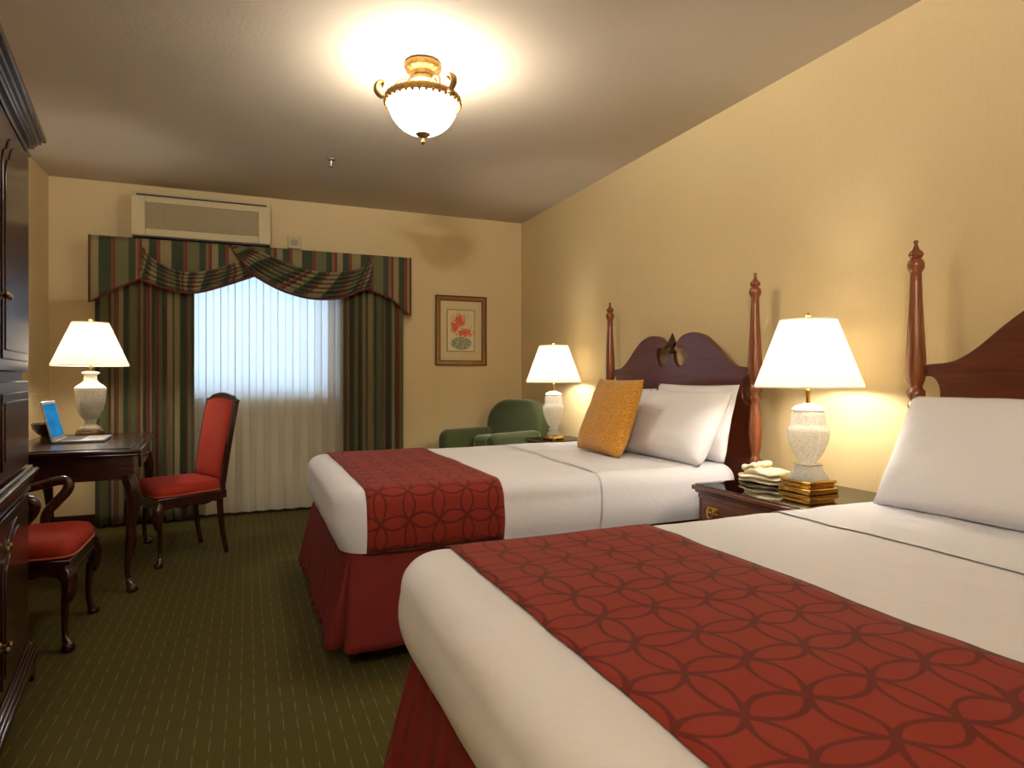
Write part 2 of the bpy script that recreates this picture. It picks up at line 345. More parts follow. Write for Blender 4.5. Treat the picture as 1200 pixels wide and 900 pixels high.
def smoothpts(pts, n=6, closed=False):
    out = []; P = [Vector(p) for p in pts]; L = len(P)
    for i in range(L if closed else L - 1):
        p0 = P[i - 1] if (closed or i > 0) else P[0]; p1 = P[i]; p2 = P[(i + 1) % L]; p3 = P[(i + 2) % L] if (closed or i + 2 < L) else P[-1]
        for k in range(n):
            t = k / n; out.append(0.5 * ((2 * p1) + (p2 - p0) * t + (2 * p0 - 5 * p1 + 4 * p2 - p3) * t * t + (3 * p1 - p0 - 3 * p2 + p3) * t ** 3))
    if not closed: out.append(P[-1])
    return out
def interp(prof, z):
    if z <= prof[0][0]: return prof[0][1]
    for (a, b), (c, d) in zip(prof, prof[1:]):
        if z <= c: return b + (d - b) * (z - a) / (c - a)
    return prof[-1][1]
def tag(o, label, cat, group=None):
    o['label'] = label; o['category'] = cat
    if group: o['group'] = group
    return o
def thing(name, label, cat, loc=(0, 0, 0), rz=0, group=None):
    o = bpy.data.objects.new(name, None); COL.objects.link(o); o.location = loc; o.rotation_euler = (0, 0, rz); return tag(o, label, cat, group)
def struct(o): o['kind'] = 'structure'; return o
def copy_tree(o, parent=None):
    c = o.copy(); COL.objects.link(c); c.parent = parent
    for ch in o.children: copy_tree(ch, c)
    return c
def nz(x, y, z, s, seed=0): return noise.noise(Vector((x * s + seed, y * s, z * s)))

# ------------------------------------------------------------------ room shell
XL, XR, YB, YF, ZC = -1.322, 2.391, 5.50, -2.30, 2.545
m = MB(); m.box(XL - .1, XR + .1, YF - .1, YB + .2, -0.08, 0); struct(m.build('floor', M['carpet'], smooth=False))
m = MB(); m.box(XL - .1, XR + .1, YF - .1, YB + .2, ZC, ZC + .08); struct(m.build('ceiling', M['ceiling'], smooth=False))
m = MB(); m.box(XL - .1, XL, YF, YB, 0, ZC); struct(m.build('wall_left', M['wall'], smooth=False))
m = MB(); m.box(XR, XR + .1, YF, YB, 0, ZC); struct(m.build('wall_right', M['wall'], smooth=False))
m = MB(); m.box(XL - .1, XR + .1, YF - .1, YF, 0, ZC); struct(m.build('wall_front', M['wall'], smooth=False))
WX0, WX1, WZ0, WZ1 = -0.70, 0.65, 0.935, 2.05
m = MB(); m.box(XL - .1, WX0, YB, YB + .16, 0, ZC); m.box(WX1, XR + .1, YB, YB + .16, 0, ZC); m.box(WX0, WX1, YB, YB + .16, 0, WZ0); m.box(WX0, WX1, YB, YB + .16, WZ1, ZC)
struct(m.build('wall_back', M['wall'], smooth=False))
m = MB(); m.box(XL, XR, YB - .014, YB, 0, .085); struct(m.build('baseboard_back', M['trimwood'], bevel=.004))
m = MB(); m.box(XR - .014, XR, YF, YB - .014, 0, .085); struct(m.build('baseboard_right', M['trimwood'], bevel=.004))
m = MB(); m.box(XL, XL + .014, YF, YB - .014, 0, .085); struct(m.build('baseboard_left', M['trimwood'], bevel=.004))
# window
w = bpy.data.objects.new('window_1', None); COL.objects.link(w); w.location = (0, YB + .09, WZ0); struct(w)
m = MB(); H_ = WZ1 - WZ0
for a in ((WX0, WX0 + .045, 0, H_), (WX1 - .045, WX1, 0, H_), (WX0, WX1, 0, .045), (WX0, WX1, H_ - .045, H_)): m.box(a[0], a[1], -.03, .03, a[2], a[3])
m.build('window_frame', M['cream'], w, bevel=.004)
m = MB(); m.box(WX0 + .04, WX1 - .04, -.003, .003, .04, H_ - .04); m.build('window_pane', M['glass'], w, smooth=False)
m = MB(); m.box(WX0 - .0, WX1 + .0, -.09, -.03, -.0, .018); m.build('window_sill', M['cream'], w, bevel=.004)

# ------------------------------------------------------------------ beds
TOP, HEM, ER = 0.669, 0.432, 0.080
BX1 = 2.235
def wrinkle(x, y, z): return 0.006 * nz(x, y, z, 3.1, 5) + 0.0022 * nz(x, y, z, 11, 9)
def edge_prof(t):
    """t 0..1 from hem up the side and over to the flat top -> (inset, z)"""
    if t < 0.45: k = t / 0.45; return (0.008 - 0.016 * math.sin(PI * min(1, k * 0.9)), HEM + (TOP - ER - HEM) * k)
    k = (t - 0.45) / 0.55; a = k * PI / 2; return (ER * (1 - math.cos(a)) + (0.0031 * (1 - k)), TOP - ER + ER * math.sin(a))
def rrect(s, x0, x1, y0, y1, r):
    """point and outward normal on a rounded rectangle, s in 0..1"""
    w, h = x1 - x0 - 2 * r, y1 - y0 - 2 * r; q = PI * r / 2; L = 2 * w + 2 * h + 4 * q; d = s * L
    for ln_, kind in ((h, 0), (q, 1), (w, 2), (q, 3), (h, 4), (q, 5), (w, 6), (q, 7)):
        if d <= ln_ or kind == 7:
            f = min(1, d / max(ln_, 1e-9))
            if kind == 0: return (x0, y1 - r - f * h), (-1, 0)
            if kind == 2: return (x0 + r + f * w, y0), (0, -1)
            if kind == 4: return (x1, y0 + r + f * h), (1, 0)
            if kind == 6: return (x1 - r - f * w, y1), (0, 1)
            cx, cy, a0 = {1: (x0 + r, y0 + r, PI), 3: (x1 - r, y0 + r, 1.5 * PI), 5: (x1 - r, y1 - r, 0), 7: (x0 + r, y1 - r, 0.5 * PI)}[kind]
            a = a0 + f * PI / 2; return (cx + r * math.cos(a), cy + r * math.sin(a)), (math.cos(a), math.sin(a))
        d -= ln_
def cover_mesh(BX0, y0, y1, off=0.0):
    m = MB(); NS, CR = 260, 0.13
    def fn(u, v):
        (px, py), (nx, ny) = rrect(u, BX0, BX1, y0, y1, CR)
        if v <= 0.5:
            ins, z = edge_prof(v * 2); ins = ins - off
            k = max(0, 1 - (z - HEM) / 0.2)
            ins += 0.004 * nz(px, py, z, 6, 2) * k + 0.022 * k * k * max(0, -nx)
            x, y = px - nx * ins, py - ny * ins
            # keep the inset inside the rounded corner
        else:
            k = (v - 0.5) * 2; (ax, ay) = (px - nx * ER, py - ny * ER); cx = min(max(ax, BX0 + .45), BX1 - .45); cy = (y0 + y1) / 2
            e = k ** 0.8; x, y = ax + (cx - ax) * e, ay + (cy - ay) * e; z = TOP
        z += wrinkle(x, y, 0) * min(1, max(0, (z - HEM) / .2))
        return (x, y, z + off * (1 if z > TOP - .03 else 0))
    m.grid(fn, NS, 46, closeu=True); return m
def strip_mesh(x0, x1, y0, y1, off, hemz=None, skew=0.0, nx=26):
    """cloth laid across the bed and down both sides, following the cover"""
    path = []
    for k in range(15): path.append(('n', k / 14))
    for k in range(1, 60): path.append(('t', k / 60))
    for k in range(15): path.append(('f', 1 - k / 14))
    def pos(kind, t, x):
        if kind == 't': y = y0 + ER + (y1 - y0 - 2 * ER) * t; return Vector((x, y, TOP + wrinkle(x, y, 0) + off))
        ins, z = edge_prof(t); zz = z
        if hemz is not None: zz = z + (hemz - HEM) * max(0, 1 - t / .45)
        a = max(0, (t - 0.45) / 0.55) * PI / 2
        y = (y0 + ins - off * math.cos(a)) if kind == 'n' else (y1 - ins + off * math.cos(a))
        return Vector((x, y, zz + off * math.sin(a) + wrinkle(x, y, 0) * min(1, max(0, (z - HEM) / .2))))
    arc = [0]
    for i in range(1, len(path)): arc.append(arc[-1] + (pos(*path[i], x0) - pos(*path[i - 1], x0)).length)
    m = MB(); n = len(path)
    def X(i, u): return x0 + (x1 - x0) * u + skew * (i / (n - 1))
    def fn(u, v):
        i = round(v * (n - 1)); p = pos(*path[i], X(i, u)); return tuple(p)
    m.grid(fn, nx, n, uv=lambda u, v: (X(round(v * (n - 1)), u), arc[round(v * (n - 1))])); return m
POSTP = [(0.030, 0.0), (0.030, .10), (0.034, .12), (0.034, .60), (.027, .615), (.021, .64), (.019, .665), (.029, .68), (.030, .69), (.021, .705), (.020, .715), (.027, .75), (.0325, .80), (.033, .84), (.029, .90), (.024, .95), (.021, .975), (.027, .985), (.028, .995),
         (.022, 1.005), (.022, 1.015), (.031, 1.03), (.031, 1.045), (.022, 1.055), (.021, 1.065), (.029, 1.085), (.0335, 1.12), (.0335, 1.16), (.030, 1.23), (.026, 1.30), (.022, 1.38), (.0195, 1.45), (.0185, 1.482), (.022, 1.490), (.028, 1.503), (.0285, 1.517), (.024, 1.530), (.016, 1.536), (.022, 1.543), (.0255, 1.552), (.020, 1.563), (.012, 1.570),
         (.008, 1.582), (.0065, 1.592), (.009, 1.598), (.007, 1.604), (0.001, 1.606)]
HB_HALF = [(.66, .45), (.66, .955), (.612, .965), (.592, .99), (.586, 1.03), (.592, 1.07), (.615, 1.098), (.66, 1.104), (.66, 1.14), (.617, 1.145), (.565, 1.149), (.52, 1.162), (.458, 1.20), (.38, 1.265), (.31, 1.315), (.25, 1.338), (.20, 1.346), (.14, 1.342), (.095, 1.328), (.062, 1.303), (.050, 1.285), (.056, 1.270), (.075, 1.264), (.10, 1.270), (.125, 1.264), (.140, 1.235), (.138, 1.200), (.118, 1.170), (.088, 1.157), (.055, 1.163), (.034, 1.182), (.024, 1.205), (.021, 1.235)]
def make_bed(label, BX0, y0, y1):
    yc = (y0 + y1) / 2; t = thing('bed', label, 'bed', (1.3, yc, 0), 0, None); hw = (y1 - y0) / 2 - 0.003
    X = 2.291 - 1.3
    for s_ in (-1, 1):
        m = MB(); pr = [(r, z) for r, z in POSTP]; m.lathe(pr, (X, s_ * hw, 0), 28, ribs=0); m.build('bed_post', M['mahogany_v'], t, ang=60)
    half = [(a, b) for a, b in HB_HALF]
    low = [Vector(p) for p in half[:2]]; curl = smoothpts(half[1:9], 4)
    top = smoothpts(half[8:], 5)
    right = [tuple(p) for p in low[:1]] + [tuple(p) for p in curl[:-1]] + [tuple(p) for p in top]
    poly = [(a, b) for a, b in right] + [(-a, b) for a, b in right[::-1]]
    k = (hw - 0.015) / .66
    m = MB(); m.prism([(a * k, b) for a, b in poly], X - .002, X + .030, lambda p, q, tt: (tt, p, q)); m.build('headboard', M['mahogany'], t, bevel=.005, ang=30)
    m = MB(); m.lathe([(.012, 1.225), (.022, 1.235), (.024, 1.245), (.014, 1.256), (.010, 1.264), (.018, 1.275), (.024, 1.290), (.022, 1.305), (.015, 1.322), (.009, 1.338), (.001, 1.356)], (X + .014, 0, 0), 20, ribs=5, ribamp=.08)
    m.build('finial', M['espresso'], t)
    h = (y1 - y0) / 2 - .03
    m = MB(); m.box(BX0 - 1.3 + .07, BX1 - 1.3 - .03, -h + .04, h - .04, .30, .43); m.build('box_spring', M['mattress'], t, bevel=.02)
    m = MB(); m.box(BX0 - 1.3 + .06, BX1 - 1.3 - .03, -h + .035, h - .035, .432, .640); m.build('mattress', M['mattress'], t, bevel=.06, bseg=4)
    for sx in (BX0 - 1.3 + .12, .82):
        for sy in (-h + .1, h - .1):
            m = MB(); m.lathe([(.03, 0), (.03, .02), (.018, .03), (.018, .22), (.03, .30)], (sx, sy, 0), 16); m.build('leg', M['black'], t)
    # skirt on three sides
    m = MB(); x0, x1, ya, yb = BX0 - 1.3 + .03, BX1 - 1.3 - .02, -(y1 - y0) / 2 + .02, (y1 - y0) / 2 - .02
    path = []; NSG = 150
    L1 = x1 - x0; L2 = yb - ya
    for i in range(NSG): path.append(((x1 - (L1 - .04) * i / NSG, yb), (0, 1), 'side', L1 * (1 - i / NSG)))
    for i in range(17): a = PI / 2 + PI / 2 * i / 16; path.append(((x0 + .04 + .04 * math.cos(a), yb - .04 + .04 * math.sin(a)), (math.cos(a), math.sin(a)), 'corner', i))
    for i in range(1, 120): path.append(((x0, yb - .04 - (L2 - .08) * i / 120), (-1, 0), 'foot', (L2 - .08) * i / 120))
    for i in range(17): a = PI + PI / 2 * i / 16; path.append(((x0 + .04 + .04 * math.cos(a), ya + .04 + .04 * math.sin(a)), (math.cos(a), math.sin(a)), 'corner', i))
    for i in range(1, NSG): path.append(((x0 + .04 + (L1 - .04) * i / NSG, ya), (0, -1), 'side', L1 * i / NSG))
    n = len(path)
    def fn(u, v):
        (px, py), (nx, ny), kd, d = path[round(u * (n - 1))]; dn = v
        off = -0.004 + 0.055 * dn ** 1.2
        if kd == 'foot':
            off -= 0.020 * (1 - dn) ** 3
            dd = min(d, L2 - d); g = math.exp(-((dd - .02) / .13) ** 2)
            off += dn * (0.012 * math.sin(d * 2 * PI / .10 + 1.5 * math.sin(d * 5)) * (0.45 + .7 * g) + 0.006 * math.sin(d * 11)) + 0.003 * math.sin(d * 2 * PI / .10 + 1.5 * math.sin(d * 5))
        if kd == 'side': off -= 0.016 * (1 - dn) ** 3
        if kd == 'side':
            off += dn * (0.007 * math.sin(d * 9 + 1) + .004 * math.sin(d * 23)); off -= 0.045 * dn * math.exp(-((d - 1.0) / .014) ** 2)
        if kd == 'corner': off += -0.030 * (1 - dn) ** 2 + dn * (0.014 - 0.085 * math.exp(-((d - 8) / 2.6) ** 2))
        return (px + nx * off, py + ny * off, .448 - .362 * dn)
    m.grid(fn, n, 14); m.build('bed_skirt', M['skirt'], t, solid=.004, ang=180)
    return t
def make_pillow(name, label, mat, w, h, th, base, lean, yaw=0, cat='pillow', group=None, pinch=.07, seed=0, p=3.0):
    """pillow leaning back towards +X (lean = degrees from flat); base is the middle of its bottom edge"""
    m = MB(); N = 34; NV = 28
    def pt(u, v, sgn):
        a, b = 2 * u - 1, 2 * v - 1
        x = w / 2 * a * (1 - pinch * (1 - b * b)); y = h / 2 * b * (1 - pinch * (1 - a * a))
        f = max(0, (1 - abs(a) ** p)) * max(0, (1 - abs(b) ** p)); f = f ** .55
        sag = 1 + .18 * (-b)
        z = sgn * th / 2 * f * sag + .018 * nz(x, y, sgn, 3.5, seed) * f + .005 * nz(x, y, sgn, 12, seed + 3) * min(1, f * 2) 
        return (x, y, z)
    V1 = m.grid(lambda u, v: pt(u, v, 1), N, NV); V2 = m.grid(lambda u, v: pt(u, v, -1), N, NV)
    bmesh.ops.remove_doubles(m.bm, verts=m.bm.verts[:], dist=1e-5)
    o = m.build(name, mat, None, ang=180); lr = R(lean)
    X = Vector((math.sin(R(yaw)), -math.cos(R(yaw)), 0)); fwd = Vector((math.cos(R(yaw)), math.sin(R(yaw)), 0))
    Y = fwd * math.cos(lr) + Vector((0, 0, 1)) * math.sin(lr); Z = X.cross(Y)
    o.matrix_world = Matrix(((X.x, Y.x, Z.x, 0), (X.y, Y.y, Z.y, 0), (X.z, Y.z, Z.z, 0), (0, 0, 0, 1)))
    o.location = Vector(base) + Y * (h / 2); tag(o, label, cat, group)
    return o
def dress_bed(BX0, y0, y1, which, rx0, rx1, foldx, skew=0):
    o = cover_mesh(BX0, y0, y1).build('bedspread', M['linen'], None, ang=180)
    tag(o, f'smooth white bedspread covering the {which}', 'bedspread')
    fm = strip_mesh(foldx, BX1 - .11, y0, y1, .004, skew=skew, nx=40); f = fm.build('turned_down_sheet', M['linen'], o, ang=180); f['label'] = 'turned down white top sheet near the pillows'
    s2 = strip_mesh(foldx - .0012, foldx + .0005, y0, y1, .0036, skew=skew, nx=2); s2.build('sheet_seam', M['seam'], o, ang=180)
    r = strip_mesh(rx0, rx1, y0, y1, .006, hemz=HEM + .004).build('bed_runner', M['runner'], None, ang=180, solid=.004)
    tag(r, f'rust red ring patterned runner across the foot of the {which}', 'bed runner')
NY0, NY1, FY0, FY1 = .258, 1.598, 2.400, 3.750
make_bed('mahogany four foot headboard bed with red skirt, closest to the camera', .330, NY0, NY1)
make_bed('mahogany bed with maroon skirt and carved headboard, nearer the window', .298, FY0, FY1)
dress_bed(.330, NY0, NY1, 'bed closest to the camera', .468, 1.058, 1.55)
dress_bed(.298, FY0, FY1, 'bed nearer the window', .412, .965, 1.42, skew=.09)
PZ = TOP + .022
make_pillow('bed_pillow', 'plump white pillow in front on lamp side of the bed nearer the window', M['pillow'], .68, .405, .18, (1.965, 2.755, PZ - .018), 60, seed=1, pinch=.045, p=3.6)
make_pillow('bed_pillow', 'white pillow tucked behind another against the headboard nearer the window', M['pillow'], .66, .395, .12, (2.125, 2.76, PZ - .015), 76, seed=4, pinch=.045, p=3.6)
make_pillow('bed_pillow', 'white pillow mostly hidden behind the mustard yellow cushion', M['pillow'], .62, .40, .15, (2.02, 3.40, PZ - .015), 62, seed=8, pinch=.045, p=3.6)
make_pillow('bed_pillow', 'single large white pillow on the bed closest to the camera', M['pillow'], .72, .41, .18, (1.945, 1.145, PZ - .018), 61, seed=12, pinch=.03, p=3.8)
make_pillow('throw_cushion', 'square mustard yellow woven cushion leaning on white pillows', M['mustard'], .525, .43, .12, (1.775, 3.045, PZ - .012), 70, yaw=-5, cat='cushion', pinch=.025, seed=20, p=4)

# ------------------------------------------------------------------ lamps
def shade(t, z0, z1, r0, r1, zb):
    m = MB(); prof = [(r0, z0), (r0 + .002, z0 + .008), (r1 + .002, z1 - .006), (r1, z1), (r1 - .003, z1 - .002), (r0 - .003, z0 + .002)]
    def fn(u, v):
        r, z = prof[round(v * 6) % 6]; a = u * 2 * PI; return (r * math.cos(a), r * math.sin(a), z)
    m.grid(fn, 64, 6, closeu=True, closev=True); s = m.build('lamp_shade', M['shade'], t, ang=50)
    for zz, rr in ((z0 + .003, r0), (z1 - .003, r1)):
        m = MB(); m.tube([(rr * math.cos(a * PI / 24), rr * math.sin(a * PI / 24), zz) for a in range(49)], .0022, 6); m.build('shade_trim', M['ivory'], s)
    m = MB(); 
    for a in (0, 2.094, 4.189): m.tube([(0, 0, z1 - .02), (r1 * math.cos(a), r1 * math.sin(a), z1 - .008)], .002, 6)
    m.build('shade_spider', M['brass'], t)
    m = MB(); m.lathe([(.003, z1 - .03), (.003, z1 + .004), (.010, z1 + .010), (.012, z1 + .018), (.006, z1 + .024), (.001, z1 + .028)], seg=16); m.build('finial', M['brass'], t)
    bulb(t, (0, 0, zb), LAMP_W)
def crystal_lamp(label, loc, rz, sq=True):
    t = thing('table_lamp', label, 'lamp', loc, rz, None)
    m = MB()
    if sq: m.box(-.080, .080, -.080, .080, .0, .022); m.box(-.070, .070, -.070, .070, .022, .040); m.box(-.076, .076, -.076, .076, .040, .052); m.build('lamp_base', M['brass'], t, bevel=.004)
    else: m.lathe([(.075, 0), (.080, .006), (.080, .014), (.068, .022), (.055, .030)], seg=40); m.build('lamp_base', M['brass'], t)
    zb = .052 if sq else .030
    m = MB()
    m.lathe([(.062, zb), (.060, zb + .012), (.045, zb + .035), (.040, zb + .055), (.050, zb + .062)] if sq else [(.05, zb), (.05, zb + .012), (.034, zb + .03), (.04, zb + .048)], seg=40, sq=6 if sq else 0)
    m.build('lamp_foot', M['crystal'], t)
    m = MB(); z = zb + (.055 if sq else .045); Z = (.330 - z) / .30
    m.lathe([(r, z + h * Z) for r, h in ((.030, 0), (.029, .02), (.040, .035), (.058, .075), (.076, .14), (.081, .185), (.078, .210), (.068, .220), (.065, .232), (.064, .280), (.058, .298), (.02, .30))], seg=64, ribs=16, ribamp=.018)
    m.build('lamp_body', M['crystal'], t, ang=80)
    m = MB(); m.lathe([(.020, .328), (.062, .328), (.063, .336), (.050, .350), (.022, .358), (.014, .362)], seg=40); m.build('lamp_cap', M['ivory'], t)
    m = MB(); m.lathe([(.008, .36), (.008, .415), (.013, .42), (.013, .45), (.004, .455), (.003, .705)], seg=16); m.build('lamp_stem', M['brass'], t)
    shade(t, .425, .705, .205, .108, .505)
    return t
crystal_lamp('cut crystal lamp with white shade on nightstand between the two beds', (2.125, 1.935, .628), 0)
crystal_lamp('small white shaded crystal lamp in corner beside the green armchair', (2.135, 4.30, .628), 0, sq=False)
t = thing('table_lamp', 'ivory urn table lamp with glowing white shade on the dark desk', 'lamp', (-.895, 4.62, .738), 0, None)
m = MB(); m.lathe([(.076, 0), (.080, .004), (.080, .016), (.074, .020), (.074, .026), (.068, .034)], seg=40); m.build('lamp_base', M['oldbrass'], t)
m = MB(); m.lathe([(.056, .034), (.056, .046), (.046, .056), (.030, .066), (.028, .078), (.034, .090), (.036, .096)], seg=40, ribs=10, ribamp=.03); m.build('lamp_foot', M['ivory'], t)
m = MB(); m.lathe([(.034, .094), (.050, .115), (.068, .155), (.079, .205), (.083, .250), (.084, .278)], seg=48); m.build('lamp_body', M['ceramic'], t)
m = MB(); m.lathe([(.084, .276), (.085, .290), (.070, .306), (.048, .322), (.036, .336), (.034, .368), (.040, .374), (.047, .378), (.047, .388), (.02, .392)], seg=48); m.build('lamp_neck', M['ivory'], t)
m = MB(); m.lathe([(.010, .388), (.010, .43), (.014, .435), (.014, .46), (.004, .465), (.003, .695)], seg=16); m.build('lamp_stem', M['brass'], t)
shade(t, .425, .695, .205, .098, .50)

# ------------------------------------------------------------------ ceiling light
def make_ceiling_light(label, loc, watts, col=WARM, rad=.10):
    t = thing('ceiling_light', label, 'light', loc, 0)
    m = MB(); m.lathe([(.030, -.115), (.040, -.110), (.045, -.098), (.062, -.090), (.066, -.078), (.056, -.066), (.058, -.048), (.080, -.036), (.086, -.022), (.084, -.008), (.070, 0)], seg=60, ribs=15, ribamp=.03); m.build('canopy', M['gilt'], t)
    m = MB(); m.lathe([(.166, -.185), (.172, -.180), (.174, -.166), (.168, -.156), (.160, -.160), (.158, -.178), (.166, -.185)], seg=72, ribs=36, ribamp=.014); rim = m.build('rim', M['gilt'], t)
    m = MB()
    for k in range(36):
        a = k * PI / 18; c = Vector((.171 * math.cos(a), .171 * math.sin(a), -.190)); m.lathe([(.001, -.012), (.006, -.008), (.009, 0), (.007, .007), (.001, .010)], c, 8)
    m.build('bead_border', M['gilt'], rim)
    m = MB(); bp = [(.160, -.176)] + [(.160 * math.cos(a), -.176 - .155 * math.sin(a)) for a in [PI / 2 * k / 14 for k in range(1, 14)]] + [(.001, -.331)]
    m.lathe(bp, seg=56); m.build('glass_bowl', M['bowl'], t, ang=180)
    m = MB(); m.lathe([(.001, -.378), (.008, -.372), (.011, -.364), (.006, -.356), (.007, -.346), (.020, -.338), (.034, -.330), (.036, -.322), (.02, -.320)], seg=24, ribs=8, ribamp=.05); m.build('finial', M['gilt'], t)
    for k in range(3):
        a = k * 2 * PI / 3 + .95; c, s_ = math.cos(a), math.sin(a)
        rz_ = smoothpts([(.045, -.10), (.085, -.085), (.115, -.10), (.122, -.135), (.140, -.160), (.166, -.168)], 6)
        m = MB(); m.tube([(r.x * c, r.x * s_, r.y) for r in rz_], .0055, 8); m.build('support_arm', M['gilt'], t)
        rz_ = smoothpts([(.168, -.175), (.190, -.178), (.212, -.155), (.208, -.125), (.188, -.112), (.176, -.124), (.186, -.134)], 6)
        n_ = len(rz_)
        m = MB(); m.tube([(r.x * c, r.x * s_, r.y) for r in rz_], [.006 + .006 * math.sin(PI * i / n_ * 1.1) for i in range(n_)], 8, flat=1.5); m.build('scroll', M['gilt'], t)
    bulb(t, (0, 0, -.185), watts, rad, col)
make_ceiling_light('ornate gilt semi flush ceiling light with frosted glass bowl', (.748, 2.86, ZC), CEIL_W)
make_ceiling_light('added unseen gilt ceiling light behind the camera, brightens the foreground', (-.42, -.75, ZC), FILL_W, FILL_COL, .15)  # no known fixture here; added out of view to light the foreground
m = MB(); m.lathe([(.001, -.052), (.018, -.050), (.018, -.046), (.004, -.044), (.006, -.03), (.009, -.012), (.026, -.006), (.028, 0)], (0, 0, 0), 24)
for k in range(3): m.tube([(.016 * math.cos(k * 2.1), .016 * math.sin(k * 2.1), -.047), (.008 * math.cos(k * 2.1), .008 * math.sin(k * 2.1), -.012)], .002, 6)
o = m.build('fire_sprinkler', M['steel'], None, loc=(.515, 4.36, ZC)); tag(o, 'small metal fire sprinkler head on the ceiling', 'sprinkler')

# ------------------------------------------------------------------ air conditioner, thermostat, picture
t = thing('air_conditioner', 'cream wall mounted air conditioner grille above the window valance', 'air conditioner', (-.305, YB, 2.118))
W, D, Hh = .945, .20, .335
m = MB(); g0, g1, h0, h1 = -.385, .385, .065, .255
m.box(-W / 2, W / 2, -D + .02, 0, 0.012, Hh)
m.box(-W / 2, g0, -D, -D + .02, 0.012, Hh - .035); m.box(g1, W / 2, -D, -D + .02, 0.012, Hh - .035); m.box(g0, g1, -D, -D + .02, 0.012, h0); m.box(g0, g1, -D, -D + .02, h1, Hh - .035); m.build('housing', M['cream'], t, bevel=.004)
m = MB()
m.box(g0, g1, -D + .014, -D + .0195, h0, h1)
for i in range(16): z = h0 + .006 + i * (h1 - h0 - .004) / 16; m.box(g0, g1, -D + .004, -D + .014, z, z + .005)
for x in (-.29, -.17, .03, .24): m.box(x, x + .006, -D + .002, -D + .014, h0, h1)
m.build('grille', M['creamgrille'], t)
m = MB(); m.box(-W / 2 + .004, W / 2 - .004, -D + .006, -.01, 0, .012); m.build('base_strip', M['black'], t)
m = MB(); m.box(-W / 2 + .03, W / 2 - .03, -D + .012, -D + .02, Hh - .028, Hh - .018); m.build('vent_slot', M['black'], t)
t = thing('thermostat', 'small square cream thermostat on wall right of air conditioner', 'thermostat', (.355, YB, 2.145))
m = MB(); m.box(-.052, .052, -.026, 0, 0, .10); m.build('thermostat_case', M['cream'], t, bevel=.005)
m = MB(); m.box(-.026, .026, -.029, -.026, .026, .074); m.build('display', M['creamgrille'], t, bevel=.001)
t = thing('framed_picture', 'gold framed red flower print hanging right of the window', 'picture', (1.79, YB, 1.205))
W2, H2 = .235, .615
def ring(x0, x1, z0, z1, wd_, ya, yb, mat, name, par, bev=.002):
    m = MB(); m.box(x0, x0 + wd_, ya, yb, z0, z1); m.box(x1 - wd_, x1, ya, yb, z0, z1); m.box(x0 + wd_, x1 - wd_, ya, yb, z0, z0 + wd_); m.box(x0 + wd_, x1 - wd_, ya, yb, z1 - wd_, z1); return m.build(name, mat, par, bevel=bev)
fr = ring(-W2, W2, 0, H2, .034, -.022, -.001, M['gold'], 'frame', t)
ring(-W2 - .007, W2 + .007, -.007, H2 + .007, .008, -.030, -.001, M['espresso'], 'outer_edge', fr)
ring(-W2 + .033, W2 - .033, .033, H2 - .033, .006, -.024, -.002, M['espresso'], 'inner_edge', fr)
m = MB(); m.box(-W2 + .037, W2 - .037, -.012, -.002, .037, H2 - .037); m.build('mat_board', M['mat'], t)
ring(-.135, .130, .118, .500, .007, -.016, -.011, M['gold'], 'fillet', t, .001)
m = MB(); m.box(-.129, .124, -.002, .002, -.185, .185); m.build('flower_print', M['art'], t, loc=(0, -.012, .309))

# ------------------------------------------------------------------ curtains
def drape(name, x0, x1, z0, z1, y, nf, amp, mat, stretch, u0=0.0, seed=0, n=260, thick=.003, pw=1.0, flare=0.0):
    m = MB(); ph = seed * 1.7
    def fn(u, v):
        z = z0 + (z1 - z0) * v; w = 1 + flare * (1 - v) ; a = u * nf * 2 * PI + ph + .5 * math.sin(u * 9 + seed)
        k = math.sin(a); k = math.copysign(abs(k) ** pw, k)
        dx = .25 * (x1 - x0) / nf * math.sin(2 * a) * .5
        yy = y + amp * (.8 + .4 * (1 - v)) * k + .006 * nz(u * 4, v * 2, seed, 2)
        return ((x0 + x1) / 2 + ((x0 + (x1 - x0) * u) - (x0 + x1) / 2) * w + dx, yy, z)
    m.grid(fn, n, 24, uv=lambda u, v: (u0 + u * (x1 - x0) * stretch, v * (z1 - z0))); return m.build(name, mat, None, solid=thick, ang=180)
o = drape('drape', -1.01, -.375, .02, 2.06, 5.378, 7.5, .036, M['stripe'], 2.5, u0=.1, seed=1); tag(o, 'left striped green and rust curtain panel behind the desk', 'curtain')
o = drape('drape', .715, 1.235, .02, 2.06, 5.378, 6.5, .036, M['stripe'], 2.5, u0=.35, seed=2); tag(o, 'right striped green and rust curtain panel nearest the framed picture', 'curtain')
o = drape('sheer_curtain', -.62, .78, .025, 2.06, 5.462, 13, .020, M['sheer'], 1.5, seed=3, n=520, thick=0, pw=1.0); tag(o, 'pleated white sheer curtain glowing with daylight across the window', 'sheer curtain')
